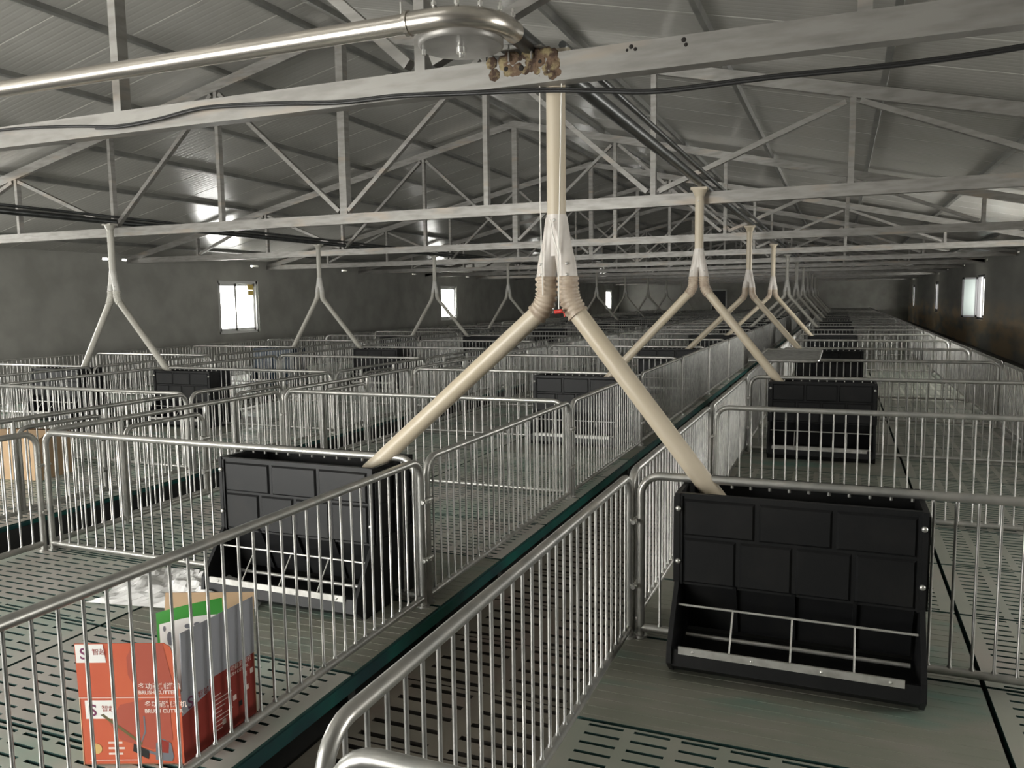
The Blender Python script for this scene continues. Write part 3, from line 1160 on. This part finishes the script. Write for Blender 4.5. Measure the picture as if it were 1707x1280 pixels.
def feeder_parts(m, near):
    P = []
    w = FW
    # hopper shell: four upright walls, open on top, two funnel floors
    b = MB()
    for s in (-1, 1):
        ya, yb = (s * 0.215, s * 0.20)
        y0, y1 = min(ya, yb), max(ya, yb)
        b.box(-w, w, y0, y1, 0.385, FT)
        # rim
        b.box(-w, w, min(s * 0.222, s * 0.195), max(s * 0.222, s * 0.195), FT, FT + 0.012)
        # funnel slope below the front wall, running inwards to the feed slot
        b.hexa([(-w + .02, s * 0.205, 0.40), (w - .02, s * 0.205, 0.40), (w - .02, s * 0.09, 0.13), (-w + .02, s * 0.09, 0.13)],
               [(-w + .02, s * 0.19, 0.40), (w - .02, s * 0.19, 0.40), (w - .02, s * 0.075, 0.13), (-w + .02, s * 0.075, 0.13)])
        if near:
            for q in (-0.26, 0.0, 0.26):
                b.hexa([(q - .008, s * 0.225, 0.40), (q + .008, s * 0.225, 0.40), (q + .008, s * 0.105, 0.13), (q - .008, s * 0.105, 0.13)],
                       [(q - .008, s * 0.20, 0.40), (q + .008, s * 0.20, 0.40), (q + .008, s * 0.085, 0.13), (q - .008, s * 0.085, 0.13)])
    P.append(('hopper', b, m))
    # moulded pads on front and back: three over four
    for s in (-1, 1):
        b = MB()
        y0, y1 = s * 0.215, s * 0.226
        rows = (((0.625, 0.80), 3), ((0.395, 0.612), 4))
        for (z0, z1), n in rows:
            for i in range(n):
                a = -w + 0.018 + (2 * w - 0.036) * i / n + (0.009 if i else 0)
                c = -w + 0.018 + (2 * w - 0.036) * (i + 1) / n - (0.009 if i < n - 1 else 0)
                e = 0.010
                b.hexa([(a, y0, z0), (c, y0, z0), (c, y0, z1), (a, y0, z1)],
                       [(a + e, y1, z0 + e), (c - e, y1, z0 + e), (c - e, y1, z1 - e), (a + e, y1, z1 - e)])
        # edge strips at both sides
        for q in (-1, 1):
            x0, x1 = q * w, q * (w - 0.012)
            b.box(min(x0, x1), max(x0, x1), min(y0, y1), max(y0, y1), 0.385, FT)
        P.append(('front_panel' if s < 0 else 'back_panel', b, m))
    # side plates: hopper side, flaring to the trough ends
    for s in (-1, 1):
        prof = [(-0.23, FT + 0.012), (0.23, FT + 0.012), (0.23, 0.40), (0.415, 0.15), (0.425, 0.075), (0.34, 0.005), (-0.34, 0.005), (-0.425, 0.075), (-0.415, 0.15), (-0.23, 0.40)]
        b = MB()
        xa, xb = s * w, s * (w + 0.022)
        b.prism(prof, min(xa, xb), max(xa, xb))
        if near:
            x0 = s * (w + 0.022)
            x1 = s * (w + 0.032)
            for yy in (-0.2, 0.0, 0.2):
                b.box(min(x0, x1), max(x0, x1), yy - .012, yy + .012, 0.40, FT - 0.02)
            for zz in (0.40, 0.6, FT - 0.02):
                b.box(min(x0, x1), max(x0, x1), -.21, .21, zz - .012, zz + .012)
        P.append(('side_plate', b, m))
    # trough: one curved bed each way
    b = MB()
    prof = [(-0.40, 0.135), (-0.41, 0.06), (-0.33, 0.008), (0.33, 0.008), (0.41, 0.06), (0.40, 0.135), (0.385, 0.135), (0.39, 0.07), (0.315, 0.03), (0.0, 0.075), (-0.315, 0.03), (-0.39, 0.07), (-0.385, 0.135)]
    n = len(prof)
    vs = [(-w, y, z) for y, z in prof] + [(w, y, z) for y, z in prof]
    b.add(vs, [(i, n + i, n + (i + 1) % n, (i + 1) % n) for i in range(n)])
    P.append(('trough', b, m))
    return P


FEED_MESH = {}


def feeder(lab, x, y, z, near, m='feeder'):
    t = thing('feeder', lab, 'feeder', (x, y, z + ZO + 0.003), 0, 'double sided feeders set in the cross fences')
    key = (near, m)
    if key not in FEED_MESH:
        L = [(n, fix(b.mesh(n, mm))) for n, b, mm in feeder_parts(m, near)]
        for s in (-1, 1):
            b = MB()
            b.box(-FW + 0.03, FW - 0.06, min(s * 0.398, s * 0.408), max(s * 0.398, s * 0.408), 0.118, 0.152)
            L.append(('lip_strip', fix(b.mesh('lip_strip', 'strip'))))
            b = MB()
            b.tube([(-FW + .005, s * 0.265, 0.30), (FW - .005, s * 0.265, 0.30)], 0.006, 6)
            L.append(('top_rod', fix(b.mesh('top_rod', 'strip'))))
            if near:
                for q in (-0.26, 0.0, 0.26):
                    b = MB()
                    b.tube([(q, s * 0.265, 0.30), (q, s * 0.40, 0.135)], 0.0045, 6)
                    L.append(('divider_rod', fix(b.mesh('divider_rod', 'strip'))))
                b = MB()
                b.tube([(-FW + .02, s * 0.14, 0.105), (FW - .02, s * 0.14, 0.105)], 0.011, 8)
                L.append(('flow_bar', fix(b.mesh('flow_bar', 'strip'))))
        FEED_MESH[key] = L
        if near:
            b = MB()
            b.dome((0, 0, 0), (0, -1, 0), 0.013, 0.012, 10)
            FEED_MESH['bolt'] = b.mesh('bolt', 'bolt')
            b = MB()
            b.dome((0, 0, 0), (0, -1, 0), 0.007, 0.007, 8)
            FEED_MESH['small_bolt'] = b.mesh('bolt', 'bolt')
    for n, me in FEED_MESH[key]:
        o = link(n, me, t)
        if n == 'lip_strip':
            o['label'] = 'bright steel strip along the trough lip'
            if near:
                for q in (-0.42, -0.16, 0.13, 0.40):
                    link('bolt', FEED_MESH['small_bolt'], o, (q, -0.408 if me == FEED_MESH[key][6][1] else 0.408, 0.135), 0 if me == FEED_MESH[key][6][1] else math.pi)
    if near:
        for sx in (-1, 1):
            for zz in (0.755, 0.50):
                link('bolt', FEED_MESH['bolt'], t, (sx * (FW + 0.006), -0.232, zz))
    return t


for rk, R_ in ROWS.items():
    for k in range(0, KMAX + 1, 2):
        y = Y0 + PEN * k
        if not in_view(R_['fc'] - .5, R_['fc'] + .5, y, y, R_['z'], R_['z'] + 0.8) or y > YB - 1:
            continue
        blue = rk == 'plain' and k == 4
        lab = '%s plastic feeder in the %s, %s from the front' % ('navy blue' if blue else 'black', R_['text'], ORD[k // 2])
        feeder(lab, R_['fc'], y, R_['z'], k <= 2, 'feeder_blue' if blue else 'feeder')

# ------------------------------------------------------------------ orange carton
ZP = -1.75 + ZO                 # pen floor
C0, C1, C2 = Vector((-2.272, 2.205)), Vector((-2.632, 2.062)), Vector((-2.272, 2.618))
box = thing('cardboard_carton', 'opened orange cardboard carton with raised flaps standing against the fence', 'cardboard box', (C0.x, C0.y, ZP + 0.003))
FL, RT = C1 - C0, C2 - C0        # front edge and side edge
HB, HF = 0.27, 0.245


def q3(u, v, z):
    """u along the front (0 at the corner by the fence), v along the side"""
    p = FL * u + RT * v
    return (p.x, p.y, z)


nF = Vector((FL.y, -FL.x)).normalized()
if nF.y > 0:
    nF = -nF
nF3 = Vector((nF.x, nF.y, 0))
nS3 = Vector((1, 0, 0))


def wallq(a, b_, z0, z1, lean, th=0.004, inn=None, leanz=None):
    """thin upright board from a to b_ (u, v), its top leaning by the vector lean"""
    B = MB()
    p, q = Vector(q3(*a, z0)), Vector(q3(*b_, z0))
    p1, q1 = Vector(q3(*a, z1)) + Vector(lean), Vector(q3(*b_, z1)) + Vector(lean)
    i = Vector(inn) * th
    B.hexa([p, q, q + i, p + i], [p1, q1, q1 + i, p1 + i])
    return B


obj('front_side', wallq((0, 0), (1, 0), 0, HB, (0, 0, 0), inn=-nF3), 'orange', box)
obj('print_side', wallq((0, 0), (0, 1), 0, HB, (0, 0, 0), inn=-nS3), 'redside', box)
obj('back_side', wallq((0, 1), (1, 1), 0, HB, (0, 0, 0), inn=nF3), 'card', box)
obj('inner_side', wallq((1, 0), (1, 1), 0, HB, (0, 0, 0), inn=nS3), 'card', box)
b = MB()
b.hexa([q3(0, 0, 0), q3(1, 0, 0), q3(1, 1, 0), q3(0, 1, 0)], [q3(0, 0, .004), q3(1, 0, .004), q3(1, 1, .004), q3(0, 1, .004)])
obj('bottom', b, 'card', box)
# flaps
lf = nF3 * 0.01
b = MB()
pts_ = [(0.0, HB + .001), (1.0, HB + .001), (1.0, HB + HF - 0.03), (0.13, HB + HF - 0.03), (0.07, HB + HF - 0.045), (0.045, HB + HF - 0.08)]
vs0 = [Vector(q3(u, 0, z)) + lf * ((z - HB) / HF) for u, z in pts_]
vs1 = [v - nF3 * 0.004 for v in vs0]
n = len(pts_)
b.add(vs0 + vs1, [tuple(range(n)), tuple(reversed(range(n, 2 * n)))] + [(i, (i + 1) % n, n + (i + 1) % n, n + i) for i in range(n)])
obj('front_flap', b, 'orange', box)
obj('side_flap', wallq((0, 0.02), (0, 1), HB, HB + HF, (0.006, 0, 0), inn=-nS3), 'grey', box)['label'] = 'grey raised flap'
obj('back_flap', wallq((0.02, 1), (1, 1), HB, HB + HF + 0.01, (0, 0.03, 0), inn=nF3), 'card', box)['label'] = 'bare brown raised flap'


def decal_front(poly, m, name, lift=0.0012, flap=False):
    """flat print on the front: poly of (u, z), u from the corner by the fence"""
    B = MB()
    vs = []
    for u, z in poly:
        ln = lf * max(0, (z - HB) / HF) if flap else Vector((0, 0, 0))
        vs.append(Vector(q3(u, 0, z)) + ln + nF3 * lift)
    B.add(vs, [tuple(range(len(vs)))])
    return link(name, B.mesh(name, m), box)


def decal_side(poly, m, name, lift=0.0012):
    B = MB()
    B.add([Vector(q3(0, v, z)) + nS3 * (lift + 0.006 * max(0, (z - HB) / HF)) for v, z in poly], [tuple(range(len(poly)))])
    return link(name, B.mesh(name, m), box)


# grey area of the side reaching below the fold, stepped
decal_side([(0.0, 0.19), (0.36, 0.225), (0.36, 0.295), (1.0, 0.295), (1.0, HB + .02), (0.0, HB + .02)][::1], 'grey', 'grey_print')
# darker print blobs
decal_front([(0.05, HB + .02), (0.42, HB + .02), (0.5, HB + .09), (0.5, HB + .16), (0.42, HB + HF - .031), (0.14, HB + HF - .031)], 'orange_dark', 'print_shape', 0.0008, True)
decal_front([(0.1, 0.1), (0.3, 0.06), (0.62, 0.1), (0.72, 0.17), (0.6, 0.24), (0.35, 0.262), (0.12, 0.262)], 'orange_dark', 'print_shape', 0.0008)
decal_front([(0.0, HB - .003), (1.0, HB - .003), (1.0, HB), (0, HB)], 'pinkwhite', 'fold_line')
# white stickers
decal_front([(0.70, HB + HF - .105), (0.99, HB + HF - .105), (0.99, HB + HF - .032), (0.72, HB + HF - .032)], 'white', 'sticker', 0.0014, True)
decal_front([(0.66, 0.185), (0.94, 0.185), (0.945, 0.258), (0.66, 0.258)], 'white', 'sticker', 0.0014)

FONT_CACHE = {}


UPF = Vector((nF.x * 0.01, nF.y * 0.01, HF))


def lettering(text, size, origin, right, upv, m, parent, name='lettering', bold=0.0):
    """flat text mesh placed with its own right and up directions"""
    c = bpy.data.curves.new('lettering', 'FONT')
    c.body = text
    c.size = size
    c.offset = bold
    o = bpy.data.objects.new('lettering', c)
    COL.objects.link(o)
    dg = bpy.context.evaluated_depsgraph_get()
    me = bpy.data.meshes.new_from_object(o.evaluated_get(dg))
    bpy.data.objects.remove(o)
    me.materials.clear()
    me.materials.append(MT[m])
    r, u = Vector(right).normalized(), Vector(upv).normalized()
    nn = r.cross(u)
    mx = Matrix((r, u, nn)).transposed().to_4x4()
    mx.translation = Vector(origin)
    me.transform(mx)
    return link(name, me, parent)


FR = -Vector((FL.x, FL.y, 0)).normalized()      # reading direction on the front


def fpt(u, z, lift=0.0022):
    ln = lf * max(0, (z - HB) / HF)
    return Vector(q3(u, 0, z)) + nF3 * lift + ln


ZH = '\u591a\u529f\u80fd\u5272\u704c\u673a'
lettering(ZH, 0.027, fpt(0.41, HB + 0.034), FR, UPF, 'pinkwhite', box, bold=0.0004)
lettering('BRUSH CUTTER', 0.0205, fpt(0.41, HB + 0.012), FR, UPF, 'pinkwhite', box, bold=0.0006)
lettering(ZH, 0.027, fpt(0.36, 0.232), FR, (0, 0, 1), 'pinkwhite', box, bold=0.0004)
lettering('BRUSH CUTTER', 0.0205, fpt(0.36, 0.208), FR, (0, 0, 1), 'pinkwhite', box, bold=0.0006)
for (u, z) in ((0.95, HB + HF - .09), (0.905, 0.198)):
    uu = UPF if z > HB else (0, 0, 1)
    lettering('S', 0.062, fpt(u, z), FR, uu, 'purple', box, bold=0.001)
    lettering('\u667a\u8d8a', 0.027, fpt(u - 0.12, z + 0.018), FR, uu, 'redside', box)
for i in range(3):
    decal_front([(0.6 - .02 * (i % 2), 0.085 - i * .022), (0.74, 0.085 - i * .022), (0.74, 0.093 - i * .022), (0.6 - .02 * (i % 2), 0.093 - i * .022)], 'pinkwhite', 'print_line', 0.0014)
decal_front([(0.45, 0.018), (0.93, 0.018), (0.93, 0.0205), (0.45, 0.0205)], 'pinkwhite', 'print_line', 0.0014)
decal_front([(0.86 + .055 * math.cos(a * math.pi / 8), 0.065 + .021 * math.sin(a * math.pi / 8)) for a in range(16)], 'gold', 'seal_print', 0.0014)
# printed machine: shaft, handlebars, engine, blade guard
decal_front([(0.80, 0.20), (0.77, 0.205), (0.40, 0.088), (0.41, 0.078)][::-1], 'olive', 'machine_print', 0.0014)
decal_front([(0.46, 0.075), (0.25, 0.045), (0.26, 0.035), (0.47, 0.065)], 'steelprint', 'machine_print', 0.0014)
decal_front([(0.50, 0.055), (0.49, 0.085), (0.34, 0.055), (0.35, 0.022), (0.40, 0.032)], 'black', 'machine_print', 0.0016)
decal_front([(0.28, 0.02), (0.12, 0.012), (0.10, 0.03), (0.12, 0.085), (0.20, 0.105), (0.27, 0.085)], 'steelprint', 'machine_print', 0.0016)
decal_front([(0.24, 0.05), (0.15, 0.045), (0.14, 0.09), (0.21, 0.10)], 'redside', 'machine_print', 0.0019)
decal_front([(0.42, 0.09), (0.405, 0.092), (0.36, 0.13), (0.365, 0.195), (0.38, 0.195), (0.375, 0.135)], 'steelprint', 'machine_print', 0.0014)
# side print
SR = Vector((0, 1, 0))


def spt(v, z, lift=0.0024):
    return Vector(q3(0, v, z)) + nS3 * (lift + 0.006 * max(0, (z - HB) / HF))


lettering('S', 0.066, spt(0.07, 0.205), SR, (0, 0, 1), 'purple', box, bold=0.001)
lettering('\u667a\u8d8a', 0.03, spt(0.2, 0.225), SR, (0, 0, 1), 'redside', box)
lettering(ZH, 0.025, spt(0.58, 0.25), SR, (0, 0, 1), 'pinkwhite', box)
lettering('BRUSH CUTTER', 0.0185, spt(0.58, 0.228), SR, (0, 0, 1), 'pinkwhite', box, bold=0.0004)
for i in range(9):
    l = 0.10 + 0.05 * ((i * 7) % 4)
    decal_side([(0.40, 0.185 - i * .018), (0.40 + l, 0.185 - i * .018), (0.40 + l, 0.189 - i * .018), (0.40, 0.189 - i * .018)], 'pinkwhite', 'print_line', 0.0016)
for v, z in ((0.82, 0.19), (0.92, 0.19), (0.66, 0.12), (0.74, 0.08), (0.84, 0.13), (0.5, 0.05)):
    decal_side([(v, z), (v + .05, z), (v + .05, z + .022), (v, z + .022)], 'pinkwhite' if v != 0.74 else 'black', 'icon_print', 0.0016)

# leaflet standing in the carton
lo_ = thing('leaflet', 'green and white printed leaflet standing inside the orange carton', 'leaflet', (C0.x, C0.y, ZP + 0.003))
LA, LB = Vector((-2.512 - C0.x, 2.335 - C0.y, 0)), Vector((-2.284 - C0.x, 2.459 - C0.y, 0))
LN = Vector((LB - LA).cross(Vector((0, 0, 1)))).normalized()       # towards the front of the carton
N = 10


def leaf_pt(u, z, lift=0.0):
    bow = 0.012 * math.sin(u * math.pi)
    return LA + (LB - LA) * u + LN * (bow + lift) + Vector((0, 0, z))


b = MB()
vs = []
for i in range(N + 1):
    u = i / N
    vs += [leaf_pt(u, 0.10), leaf_pt(u, 0.515 + 0.05 * u + 0.008 * math.sin(u * math.pi))]
b.add(vs, [(2 * i, 2 * i + 2, 2 * i + 3, 2 * i + 1) for i in range(N)], True)
obj('sheet', b, 'green', lo_)
b = MB()
vs = []
for i in range(N + 1):
    u = 0.045 + 0.86 * i / N
    vs += [leaf_pt(u, 0.105, 0.002), leaf_pt(u, 0.465 + 0.035 * math.sin(min(1, u * 1.05) * math.pi * 0.62), 0.002)]
b.add(vs, [(2 * i, 2 * i + 2, 2 * i + 3, 2 * i + 1) for i in range(N)], True)
obj('white_print', b, 'white', lo_)
for (u, z, w, h) in ((0.48, 0.46, .05, .010), (0.62, 0.465, .05, .010), (0.82, 0.475, .07, .011), (0.2, 0.41, .045, .03), (0.12, 0.45, .018, .012)):
    b = MB()
    b.add([leaf_pt(u + w * math.cos(t), z + h * math.sin(t), 0.0035) for t in [x * math.pi / 5 for x in range(10)]], [tuple(range(10))])
    obj('sketch_print', b, 'steelprint', lo_)
for k in range(3):
    b = MB()
    z = 0.435 - 0.022 * k
    b.add([leaf_pt(0.4, z, .0035), leaf_pt(0.8, z + .01, .0035), leaf_pt(0.8, z + .0125, .0035), leaf_pt(0.4, z + .0025, .0035)], [(0, 1, 2, 3)])
    obj('print_line', b, 'steelprint', lo_)

# ------------------------------------------------------------------ plastic film on the pen floor
b = MB()
rnd = random.Random(11)
NX, NY = 46, 22
vs = []


def fbm(x, y):
    s = 0
    for a, f, p in ((0.5, 3, 0.3), (0.33, 7, 1.7), (0.24, 13, 2.9), (0.15, 23, 0.7)):
        s += a * abs(math.sin(f * x + p + 1.7 * math.sin(f * 0.7 * y + p))) * abs(math.cos(f * 0.8 * y + p * 2 + math.sin(f * x * .6)))
    return s


for j in range(NY + 1):
    for i in range(NX + 1):
        u, v = i / NX, j / NY
        x = -4.18 + 1.0 * u + 0.12 * math.sin(v * 3 + 1)
        y = 3.28 + (0.42 + 0.13 * math.sin(u * 5)) * v + 0.38 * u * (0.6 + 0.4 * v) * 0.8
        edge = min(1, min(u, v, 1 - u, 1 - v) * 7)
        h = 0.010 + 0.10 * fbm(u * 1.4, v) * edge
        vs.append((x + 4.1, y - 3.5, h))
b.add(vs, [(j * (NX + 1) + i, j * (NX + 1) + i + 1, (j + 1) * (NX + 1) + i + 1, (j + 1) * (NX + 1) + i) for j in range(NY) for i in range(NX)], False)
tag(link('plastic_sheet', b.mesh('plastic_sheet', 'film'), None, (-4.1, 3.5, ZP)), 'crumpled clear plastic sheet lying on the slats behind the orange carton', 'plastic sheet')

# brown carton in the pen across the gutter
t = thing('cardboard_carton', 'plain brown carton on the pen floor across the dark gutter', 'cardboard box', (-8.05, 5.95, -1.82 + ZO + 0.003), math.radians(12))
b = MB()
b.box(-0.42, 0.32, -0.25, 0.25, 0, 0.44)
obj('body', b, 'card', t)
for s in (-1, 1):
    b = MB()
    b.hexa([(-0.42, s * 0.25, 0.44), (0.32, s * 0.25, 0.44), (0.32, s * 0.246, 0.44), (-0.42, s * 0.246, 0.44)],
           [(-0.42, s * 0.04, 0.50), (0.32, s * 0.04, 0.50), (0.32, s * 0.036, 0.50), (-0.42, s * 0.036, 0.50)])
    obj('flap', b, 'card', t)

print('fence panels', NF)
